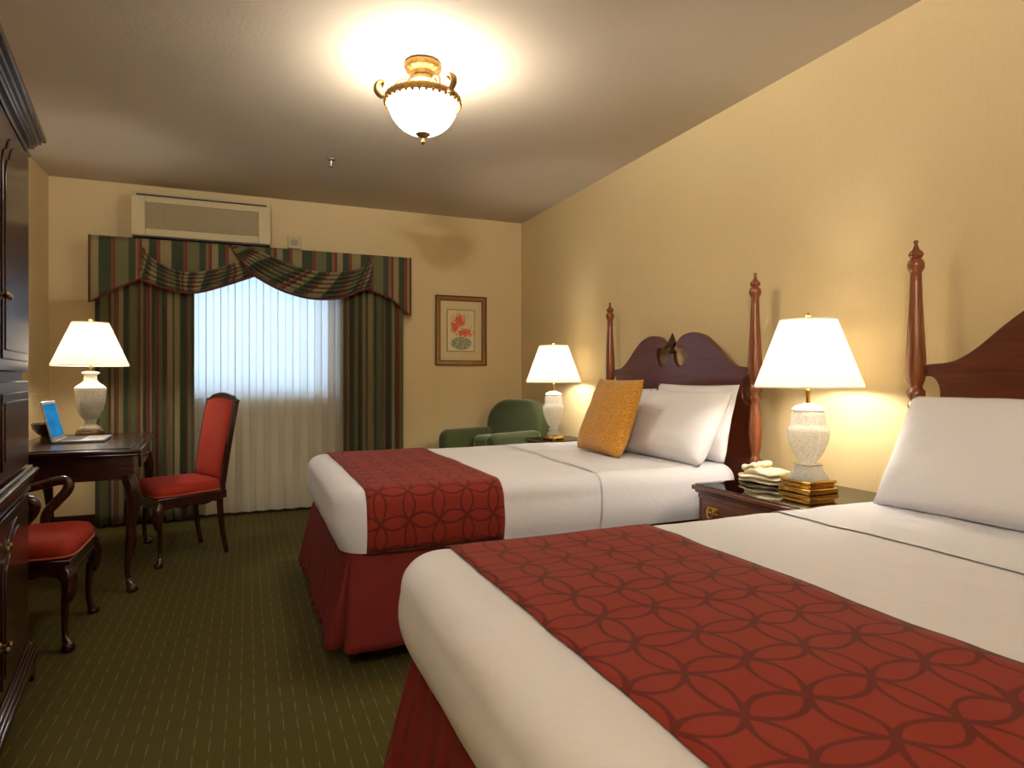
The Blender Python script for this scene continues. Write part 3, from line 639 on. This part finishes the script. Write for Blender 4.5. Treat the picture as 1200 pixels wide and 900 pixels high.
# valance
t = thing('valance', 'striped swagged valance with rust piping above the window curtains', 'valance', (0, 5.30, 0))
LOWL = [(-1.032, 1.626), (-.876, 1.731), (-.716, 1.814), (-.60, 1.80), (-.45, 1.83), (.049, 1.93), (.5, 1.83), (.80, 1.81), (.926, 1.82), (1.117, 1.752), (1.275, 1.614)]
ZT = 2.105
def low(x): return interp(LOWL, x)
m = MB(); m.grid(lambda u, v: (-1.032 + 2.307 * u, .004 * nz(u * 20, v, 0, 1), low(-1.032 + 2.307 * u) + (ZT - low(-1.032 + 2.307 * u)) * v), 140, 10, uv=lambda u, v: (u * 2.307 + .02, v))
for xs in (-1.032, 1.275): m.grid(lambda u, v, xs=xs: (xs, .195 * u, low(xs) + .03 * u + (ZT - low(xs) - .03 * u) * v), 8, 6, uv=lambda u, v: (u * .2 + .2, v))
m.build('valance_face', M['stripe'], t, solid=.008)
m = MB(); m.box(-1.03, 1.273, 0, .195, ZT - .012, ZT); m.build('valance_board', M['trimwood'], t)
def swag(topc, botc, y, nf, seed):
    T = smoothpts(topc, 10); B = smoothpts(botc, 10); m = MB()
    def at(P, u):
        f = u * (len(P) - 1); i = min(int(f), len(P) - 2); return P[i].lerp(P[i + 1], f - i)
    def fn(u, v):
        a, b = at(T, u), at(B, u); p = a.lerp(b, v); e = math.sin(PI * u) ** .45
        ph = v * nf * 2 * PI + .5 * math.sin(u * 6 + seed); k = math.sin(ph); k = math.copysign(abs(k) ** .7, k)
        d = (.019 * k + .006 * math.sin(v * 13 + u * 7)) * (.5 + .5 * e) + .022 * math.sin(PI * min(1, v * 1.05)) * e
        return (p.x, y - d, p.y + .004 * math.sin(ph + 1) * e)
    m.grid(fn, 70, 90, uv=lambda u, v: (u * 1.05 + .25 + .1 * v, v * .5)); return m
tb1 = [(-.70, 2.04), (-.62, 1.94), (-.45, 1.875), (-.25, 1.90), (-.08, 1.97)]; bb1 = [(-.725, 1.815), (-.60, 1.765), (-.45, 1.730), (-.337, 1.734), (-.174, 1.788), (.049, 1.880)]
tb2 = [(-.144, 2.10), (.05, 2.07), (.25, 2.0), (.45, 1.945), (.65, 1.935), (.84, 1.975), (.955, 2.06)]; bb2 = [(-.10, 2.06), (-.01, 1.945), (.049, 1.880), (.242, 1.778), (.46, 1.724), (.685, 1.735), (.84, 1.80), (.94, 1.83)]
s1 = swag(tb1, bb1, -.022, 5, 1).build('swag', M['stripe'], t, solid=.003, ang=180); s2 = swag(tb2, bb2, -.036, 6, 2).build('swag', M['stripe'], t, solid=.003, ang=180)
m = MB(); m.tube([(p.x, -.024, p.y - .006) for p in smoothpts(bb1, 8)], .008, 8); m.build('piping', M['maroonpipe'], s1)
m = MB(); m.tube([(p.x, -.040, p.y - .006) for p in smoothpts(bb2, 8)], .008, 8); m.build('piping', M['maroonpipe'], s2)
for seg in ([(-1.034, -.006, ZT), (-1.034, -.006, 1.70), (-1.034, -.006, 1.626), (-1.0, -.006, 1.644), (-.876, -.006, 1.727), (-.716, -.006, 1.810)], [(.926, -.006, 1.815), (1.117, -.006, 1.748), (1.25, -.006, 1.634), (1.277, -.006, 1.612), (1.277, -.006, 1.70), (1.277, -.006, ZT)]):
    m = MB(); m.tube(seg, .007, 8); m.build('piping', M['maroonpipe'], t)

# ------------------------------------------------------------------ nightstands
def make_nightstand(label, loc, w=.318, d=.275):
    t = thing('nightstand', label, 'nightstand', loc, 0);   # half depth (x), half width (y); front faces -x
    m = MB(); m.box(-d, d, -w, w, .600, .622); m.box(-d + .010, d, -w + .010, w - .010, .588, .600); m.build('top', M['nightwood'], t, bevel=.006, bseg=3)
    m = MB(); m.box(-d + .012, d - .01, -w + .012, w - .012, .6225, .628); m.build('glass_sheet', M['tableglass'], t, bevel=.001)
    m = MB(); m.box(-d + .020, d - .012, -w + .020, w - .020, .6212, .6224); m.build('wall_reflection_tan', M['wallreflect'], t)  # added sheet under the glass, coloured like the wall's reflection
    m = MB(); m.box(-d + .030, d, -w + .026, w - .026, .09, .588); m.box(-d + .020, -d + .031, -w + .022, w - .022, .565, .588)
    for sy in (-1, 1):
        y = sy * (w - .036); m.box(-d + .022, -d + .031, min(y, y + sy * .01), max(y, y + sy * .01), .10, .565)
    m.build('carcass', M['nightwood'], t, bevel=.003)
    for z0, z1 in ((.462, .568), (.285, .450), (.105, .273)):
        m = MB(); m.box(-d + .014, -d + .030, -w + .052, w - .052, z0, z1); m.box(-d + .010, -d + .015, -w + .066, w - .066, z0 + .014, z1 - .014); dr = m.build('drawer', M['nightwood'], t, bevel=.003)
        for y in ((-.185, .185) if w > .25 else (0,)):
            zc = (z0 + z1) / 2 + .013
            m = MB()
            for e in (-.022, .022): m.lathe([(.001, -.007), (.008, -.005), (.009, 0), (.008, .005), (.001, .007)], (-d + .004, y + e, zc), 12)
            m.tube([(-d - .004 - .006 * math.sin(PI * k / 10), y - .022 * math.cos(PI * k / 10), zc - .030 * math.sin(PI * k / 10)) for k in range(11)], .003, 8)
            m.box(-d + .007, -d + .011, y - .034, y + .034, zc - .014, zc + .016)
            m.build('bail_pull', M['brass'], dr, bevel=.001)
    for sx in (-d + .06, d - .05):
        for sy in (-w + .065, w - .065):
            m = MB(); m.box(sx - .038, sx + .038, sy - .038, sy + .038, 0, .092); m.build('foot', M['nightwood'], t, bevel=.012)
    return t
make_nightstand('brown glass topped nightstand with brass pull standing between the beds', (2.091, 1.972, 0))
make_nightstand('far nightstand under the small corner lamp beyond the second bed', (2.175, 4.31, 0), w=.19, d=.19)

# folded cream robe
t = thing('folded_robe', 'crumpled folded cream robe lying beside the crystal lamp on nightstand', 'robe', (2.135, 2.165, .628), R(8))
def slab(w, d, z0, h, seed, tw=0):
    m = MB(); N = 30
    def fn(u, v):
        a = u * 2 * PI; ring_ = v; ca, sa = math.cos(a), math.sin(a); sq_ = 1 / ((abs(ca) ** 5 + abs(sa) ** 5) ** .2)
        if v <= .5: k = v * 2; r = min(1, .2 + .8 * k) ; z = -math.cos(k * PI / 2) * .5 * 0 + 0
        return None
    V = []
    rows = [(.0, 0), (.5, 0), (.9, .02), (1.0, .25), (1.02, .5), (1.0, .78), (.93, .95), (.7, 1.0), (.4, 1.06), (0.0, 1.08)]
    def fn(u, v):
        r, zz = rows[round(v * 9)]; a = u * 2 * PI; ca, sa = math.cos(a), math.sin(a); sq_ = 1 / ((abs(ca) ** 4 + abs(sa) ** 4) ** .25)
        x, y = w * r * ca * sq_, d * r * sa * sq_
        nn = .010 * nz(x, y, zz, 14, seed) + .008 * nz(x, y, zz, 30, seed)
        x += w * .14 * nz(ca, sa, zz * .3, 2.5, seed) * r; y += d * .14 * nz(ca, sa, zz * .3, 2.5, seed + 7) * r
        z = z0 + h * zz + (nn * (1 if zz > .02 else 0)) - (.012 * max(0, abs(ca * sa) * 2 * r - .5) * zz)
        return (x * math.cos(tw) - y * math.sin(tw), x * math.sin(tw) + y * math.cos(tw), max(z, .001))
    m.grid(fn, 48, 10, closeu=True); return m
slab(.075, .118, .001, .018, 1).build('fold', M['robe'], t, ang=180, sub=1)
slab(.078, .114, .017, .020, 5, .08).build('fold', M['robe'], t, ang=180, sub=1)
slab(.070, .104, .034, .028, 9, -.1).build('fold', M['robe'], t, ang=180, sub=1)
m = MB(); pts = smoothpts([(-.055, .085, .060), (-.05, .03, .076), (-.015, .0, .082), (.03, .02, .080), (.045, .07, .070), (.02, .10, .062)], 8); m.tube(pts, [.012 + .004 * math.sin(i) for i in range(len(pts))], 10, flat=1.3); m.build('collar', M['robe'], t, sub=1)
m = MB(); m.box(-.03, -.015, .035, .062, .070, .074); m.build('lining_patch', M['mustard'], t, bevel=.002)

# ------------------------------------------------------------------ green armchair
t = thing('green_armchair', 'green velvet armchair with rounded back in the far corner', 'armchair', (1.905, 4.955, 0), R(22))   # faces local -x
def arch(w, h0, h1, r, n=10):
    P = [(-w, h0), (w, h0)]
    for k in range(n + 1): a = PI / 2 * k / n; P.append((w - r + r * math.cos(a), h1 - r * .8 + r * .8 * math.sin(a)))
    for k in range(n + 1): a = PI / 2 + PI / 2 * k / n; P.append((-w + r + r * math.cos(a), h1 - r * .8 + r * .8 * math.sin(a)))
    return P
m = MB(); m.prism(arch(.335, .25, .885, .23), .17, .32, lambda p, q, tt: (tt + (q - .4) * .12, p, q + .015 * math.cos(p * 4))); m.build('back', M['green'], t, bevel=.045, bseg=5, ang=60)
for s_ in (-1, 1):
    m = MB(); a, b = (.235, .35) if s_ > 0 else (-.35, -.235); P = [(-.33, .12), (.22, .12), (.22, .655), (-.25, .655)] + [(-.25 + .08 * math.cos(PI / 2 + PI / 2 * k / 6), .575 + .08 * math.sin(PI / 2 + PI / 2 * k / 6)) for k in range(1, 7)]
    m.prism(P, a, b, lambda p, q, tt: (p, tt, q)); m.build('arm', M['green'], t, bevel=.04, bseg=4, ang=60)
m = MB(); m.box(-.33, .22, -.232, .232, .29, .46); m.build('seat_cushion', M['green'], t, bevel=.04, bseg=4)
m = MB(); m.box(-.31, .28, -.30, .30, .10, .288); m.build('base', M['green'], t, bevel=.02)
m = MB(); m.box(-.05, .16, -.232, .232, .46, .60); m.build('back_cushion', M['greenlight'], t, bevel=.05, bseg=4)
for sx in (-.27, .24):
    for sy in (-.26, .26): m = MB(); m.lathe([(.016, 0), (.026, .10)], (sx, sy, 0), 14); m.build('leg', M['espresso'], t)

# ------------------------------------------------------------------ desk
t = thing('writing_desk', 'dark glossy writing desk with curved legs against the left wall', 'desk', (-.500, 3.700, 0), R(3.3))
DW, DD, DZ = .625, 1.13, .732
m = MB(); m.box(-DW, 0, 0, DD, DZ - .022, DZ - .002); m.box(-DW + .012, -.012, .012, DD - .012, DZ - .036, DZ - .022); m.build('desk_top', M['espresso'], t, bevel=.008, bseg=4)
m = MB(); m.box(-DW + .05, -.05, .05, DD - .05, DZ - .0018, DZ + .003); m.build('writing_surface', M['espresso'], t, bevel=.002)
m = MB(); m.box(-DW + .035, -.035, .035, .055, .575, DZ - .036); m.box(-DW + .035, -.035, DD - .055, DD - .035, .575, DZ - .036); m.box(-.055, -.035, .055, DD - .055, .575, DZ - .036); m.box(-DW + .035, -DW + .055, .055, DD - .055, .575, DZ - .036)
m.build('apron', M['espresso'], t, bevel=.003)
m = MB(); m.box(-.035, -.027, .36, .78, .595, .68); dr = m.build('drawer', M['espresso'], t, bevel=.003)
m = MB(); m.lathe([(.010, 0), (.008, .01), (.012, .016), (.001, .02)], (0, 0, 0), 12); o = m.build('knob', M['oldbrass'], dr); o.location = (-.027, .57, .64); o.rotation_euler = (0, R(90), 0)
def cabriole(mb, x, y, h, dx, dy, k=1.0):
    """x,y = foot position; knee swings outward along (dx,dy)"""
    L = [(0.0, 0, .020), (.006, 0, .026), (.022, 0, .026), (.038, -.008, .019), (.07, -.020, .013), (.14, -.022, .0145), (.24, -.014, .018), (h * .62, -.002, .024), (h * .76, .008, .030), (h * .88, .004, .034), (h * .95, -.008, .036), (h, -.012, .036)]
    P = smoothpts([(l * dx * k + x, l * dy * k + y, z) for z, l, r in L], 4); Rr = [v.x for v in smoothpts([(r * k, 0, 0) for z, l, r in L], 4)]
    P = [Vector((a.x, a.y, max(0.0, a.z))) for a in P]
    mb.tube(P, Rr, 14, up=(dx, dy, 0))
for sx, sy in ((1, -1), (-1, -1), (1, 1), (-1, 1)):
    m = MB(); x = -.048 if sx > 0 else -DW + .048; y = .048 if sy < 0 else DD - .048
    cabriole(m, x + .006 * sx, y + .006 * sy, .60, sx * .9, sy * .5, 1.05); m.build('leg', M['espresso_v'], t, ang=60)

# laptop, bowl
t = thing('laptop', 'open silver laptop with blue screen on the dark desk', 'laptop', (-.975, 4.26, .736), R(3))
m = MB(); m.box(0, .235, -.165, .165, 0, .014); b_ = m.build('keyboard_base', M['aluminium'], t, bevel=.005)
m = MB()
for i in range(5):
    for j in range(13): m.box(.02 + i * .021, .037 + i * .021, -.150 + j * .023, -.132 + j * .023, .014, .0155)
m.build('keys', M['keys'], b_); m = MB(); m.box(.150, .215, -.05, .05, .014, .0147); m.build('touchpad', M['cream'], b_)
lid = bpy.data.objects.new('lid', None)
def lidpt(a, h, d): th = R(13); return (-math.sin(th) * h + d * math.cos(th), a, .010 + math.cos(th) * h + d * math.sin(th))
m = MB(); m.prism([(-.165, 0), (.165, 0), (.165, .222), (-.165, .222)], -.007, 0, lambda p, q, tt: lidpt(p, q, tt)); ld = m.build('lid', M['aluminium'], t, bevel=.003)
m = MB(); m.prism([(-.150, .022), (.150, .022), (.150, .205), (-.150, .205)], 0, .001, lambda p, q, tt: lidpt(p, q, tt)); m.build('screen', M['screen'], ld)
m = MB(); m.lathe([(.001, 0), (.030, 0), (.030, .008), (.022, .014), (.045, .030), (.066, .056), (.074, .085), (.070, .088), (.060, .060), (.038, .034), (.001, .024)], seg=36)
o = m.build('bowl', M['espresso'], None, loc=(-1.095, 4.50, .7355)); tag(o, 'small dark round bowl behind the laptop on the desk', 'bowl')

# ------------------------------------------------------------------ chairs
def make_chair(label, loc, rz, arms=False, seat=.40, fw=.225, bw=.19, fd=.22, bd=-.20, top=1.0, lean=.10):
    t = thing('armchair' if arms else 'side_chair', label, 'chair', loc, rz)
    # seat frame
    def trap(z0, z1, ins, mb):
        P = [(-fw + ins, fd - ins), (fw - ins, fd - ins), (bw - ins, bd + ins), (-bw + ins, bd + ins)]; mb.prism(P, z0, z1, lambda p, q, tt: (p, q, tt))
    m = MB(); trap(seat - .055, seat - .005, 0, m)
    m.build('seat_frame', M['espresso'], t, bevel=.006)
    for (xa, ya, xb, yb) in ((-fw + .03, fd - .004, fw - .03, fd - .004), (-fw + .004, fd - .03, -bw + .004, bd + .03), (fw - .004, fd - .03, bw - .004, bd + .03)):
        n = 24; top_ = [(i / n, seat - .05) for i in range(n + 1)]; bot = [(i / n, seat - .062 - .014 * abs(math.cos(i / n * PI * 3)) - (.02 if i in (0, n) else 0)) for i in range(n, -1, -1)]
        d_ = Vector((xb - xa, yb - ya, 0)); nn = Vector((-d_.y, d_.x, 0)).normalized()
        m = MB(); m.prism(top_ + bot, -.007, .007, lambda p, q, tt: (xa + d_.x * p + nn.x * tt, ya + d_.y * p + nn.y * tt, q)); m.build('scalloped_rail', M['espresso'], t, bevel=.002)
    # cushion
    m = MB(); N = 22
    def fn(u, v):
        rows = [(.0, 0), (.6, 0), (.965, .0), (1.0, .12), (1.005, .35), (.985, .6), (.93, .8), (.8, .93), (.55, 1.03), (.25, 1.08), (0, 1.09)]
        r, zz = rows[round(v * 10)]; a = u * 2 * PI; ca, sa = math.cos(a), math.sin(a); sq_ = 1 / ((abs(ca) ** 7 + abs(sa) ** 7) ** (1 / 7))
        y = (fd + bd) / 2 + (fd - bd) / 2 * r * sa * sq_; wl = bw + (fw - bw) * (y - bd) / (fd - bd)
        return (wl * r * ca * sq_, y + .004, seat - .004 + .078 * zz)
    m.grid(fn, 72, 11, closeu=True); cu = m.build('seat_cushion', M['red'], t, ang=180)
    m = MB(); pts = []
    for k in range(73):
        a = k / 72 * 2 * PI; ca, sa = math.cos(a), math.sin(a); sq_ = 1 / ((abs(ca) ** 7 + abs(sa) ** 7) ** (1 / 7)); y = (fd + bd) / 2 + (fd - bd) / 2 * 1.004 * sa * sq_; wl = bw + (fw - bw) * (y - bd) / (fd - bd)
        pts.append((wl * 1.004 * ca * sq_, y + .004, seat + .003))
    m.tube(pts, .0035, 6, caps=False); m.build('piping', M['redpipe'], cu)
    for s_ in (-1, 1):
        m = MB(); cabriole(m, s_ * (fw - .012), fd - .012, seat - .03, s_ * .75, .75, .92); m.build('leg', M['espresso_v'], t, ang=60)
    # rear legs sweep back, stiles lean
    def bk(z): return bd + .015 - lean * max(0, (z - seat)) / (top - seat) ** 1.0 if z > seat else bd + .015 - .055 * (1 - z / seat) ** 1.6 * 0 + 0
    def rear(z): return (bd + .015 - lean * ((z - seat) / (top - seat)) ** 1.15) if z > seat else (bd + .015 - .045 * (1 - z / seat) ** 2)
    for s_ in (-1, 1):
        zs = [0, .05, .12, .2, .3, seat]; m = MB(); m.tube([(s_ * (bw - .014), rear(z) + .025, z) for z in zs], [.017, .017, .018, .020, .022, .024], 4, up=(1, 1, 0)); m.build('leg', M['espresso_v'], t, bevel=.004, ang=30)
    m = MB()
    for s_ in (-1, 1):
        zs = [seat - .02 + i * (top - .045 - seat + .02) / 12 for i in range(13)]; m.tube([(s_ * (bw - .014 + .012 * (z - seat) / (top - seat)), rear(z) + .012, z) for z in zs], [.024 - .004 * i / 12 for i in range(13)], 4, up=(1, 1, 0))
    P = []
    n = 24
    for i in range(n + 1): x = -1 + 2 * i / n; P.append((x * (bw + .016), top - .05 + .045 * (math.cos(x * PI / 2) ** .8) - .012 * math.exp(-((abs(x) - .86) / .12) ** 2)))
    Q = [(x * .92, z - .045) for x, z in P[::-1]]
    m.prism(P + Q, -.014, .014, lambda p, q, tt: (p, rear(q) + .012 + tt, q)); m.build('back_frame', M['espresso_v'], t, bevel=.004, ang=30)
    def bf(sgn):
        def fn(u, v):
            a = 2 * u - 1; zt = top - .022 + .018 * math.cos(a * PI / 2) - .03; z = (seat + .055) + (zt - seat - .055) * v
            f = (max(0, 1 - abs(a) ** 4) * max(0, 1 - abs(2 * v - 1) ** 8)) ** .5; wv = bw - .020 + .008 * v
            return (wv * a, rear(z) + .014 + sgn * (.006 + .032 * f if sgn > 0 else .006 + .02 * f), z)
        return fn
    m = MB(); m.grid(bf(1), 24, 30); m.grid(bf(-1), 24, 30)
    bmesh.ops.bridge_loops  # (kept simple: borders are joined below)
    m.build('back_cushion', M['red'], t, ang=180)
    if arms:
        for s_ in (-1, 1):
            P = smoothpts([(s_ * (bw + .005), bd - .005, .60), (s_ * (fw + .012), bd + .10, .582), (s_ * (fw + .022), bd + .20, .598), (s_ * (fw + .028), bd + .285, .618), (s_ * (fw + .026), bd + .322, .608), (s_ * (fw + .020), bd + .318, .57), (s_ * (fw + .010), bd + .278, .52), (s_ * (fw), bd + .245, .475), (s_ * (fw - .006), bd + .240, .42), (s_ * (fw - .010), bd + .235, .345)], 5)
            n = len(P); m = MB(); m.tube(P, [.017 + .005 * math.sin(PI * i / n) for i in range(n)], 12, flat=1.15, up=(0, 0, 1)); m.build('arm', M['espresso_v'], t)
    return t
make_chair('red upholstered side chair with tall dark framed back beside the window', (-.383, 4.415, 0), R(117.3))
make_chair('red upholstered armchair with curved wooden arms beside the armoire', (-.874, 3.246, 0), R(-90), arms=True, seat=.375, fw=.235, bw=.205, fd=.225, bd=-.215, top=.98)

# ------------------------------------------------------------------ armoire
t = thing('armoire', 'tall dark wood armoire with moulded cornice at the left wall', 'armoire', (-.730, 2.800, 0), R(7.7))
# local: origin = far front corner, front faces +x, width runs towards -y
AW, AD = 1.17, .52
m = MB(); m.box(-AD, -.02, -AW, 0, .14, .72); m.box(-AD, -.02, -AW + .01, -.01, .72, 1.93); m.build('carcass', M['espresso_v'], t, bevel=.003)
def mould(name, prof):
    m = MB()
    for (z0, z1, e) in prof: m.box(-AD, e, -AW - e, e, z0, z1)
    return m.build(name, M['espresso'], t, bevel=.005, bseg=3)
mould('cornice', [(1.895, 1.908, .004), (1.908, 1.928, -.002), (1.928, 1.940, .014), (1.940, 1.952, .020), (1.952, 1.966, .032), (1.966, 1.990, .045)])
mould('waist_moulding', [(.690, .702, .004), (.702, .722, .000), (.722, .740, .012), (.740, .752, .018), (.752, .766, .026), (.766, .778, .010)])
mould('plinth', [(.128, .140, .004), (.112, .128, .010), (.098, .112, .016), (.070, .098, .022)])
for y in (-.10, -AW + .10):
    m = MB(); P = [(-.12, .07), (.12, .07), (.12, 0), (.075, 0), (.06, .025), (.02, .045), (-.12, .055)]; s_ = 1 if y > -.5 else -1
    m.prism([(y + s_ * p, q) for p, q in P], -.03, .016, lambda p, q, tt: (tt, p, q)); m.build('bracket_foot', M['espresso_v'], t, bevel=.003)
for x in (-AD + .03,):
    for y in (-.10, -AW + .10): m = MB(); m.box(x - .03, x + .03, y - .05, y + .05, 0, .071); m.build('foot', M['espresso_v'], t, bevel=.003)
def arched(w0, w1, z0, z1, rise=.13, n=28):
    P = [(w0, z0), (w1, z0), (w1, z1 - rise)]; c = (w0 + w1) / 2; h = (w1 - w0) / 2
    for k in range(n + 1):
        x = 1 - 2 * k / n; P.append((c + x * h, z1 - rise + rise * max(0, math.cos(x * PI / 2)) ** .6 - (.018 * math.exp(-((abs(x) - .72) / .1) ** 2))))
    P.append((w0, z1 - rise)); 
    out = []
    for p in P:
        if not out or (Vector(p) - Vector(out[-1])).length > 1e-4: out.append(p)
    return out
def door(name, y0, y1, z0, z1, knobs, arch_=True):
    m = MB(); m.box(-.02, 0, y0, y1, z0, z1); d_ = m.build(name, M['espresso_v'], t, bevel=.004)
    for k, (ins, xo, xi) in enumerate(((.036, .0045, -.001), (.062, .008, .003))):
        P = arched(y0 + ins, y1 - ins, z0 + ins, z1 - ins) if arch_ else [(y0 + ins, z0 + ins), (y1 - ins, z0 + ins), (y1 - ins, z1 - ins), (y0 + ins, z1 - ins)]
        m = MB(); m.prism(P, xi, xo, lambda p, q, tt: (tt, p, q)); m.build('raised_panel', M['espresso_v'] if k else M['espresso'], d_, bevel=.005, bseg=3)
    for (ky, kz) in knobs:
        m = MB(); m.lathe([(.012, -.001), (.010, .003), (.004, .005), (.004, .014), (.009, .018), (.011, .024), (.007, .029), (.001, .030)], seg=20); o = m.build('knob', M['oldbrass'], d_); o.location = (0, ky, kz); o.rotation_euler = (0, R(90), 0)
    return d_
mid = -AW / 2
door('door', mid + .004, -.025, 1.115, 1.885, [(mid + .022, 1.33)]); door('door', -AW + .025, mid - .004, 1.115, 1.885, [(mid - .022, 1.33)])
door('drawer', mid + .004, -.025, .785, 1.085, [], False); door('drawer', -AW + .025, mid - .004, .785, 1.085, [], False)
door('door', mid + .004, -.025, .150, .680, [(mid + .022, .61), (mid + .022, .325)]); door('door', -AW + .025, mid - .004, .150, .680, [(mid - .022, .61), (mid - .022, .325)])
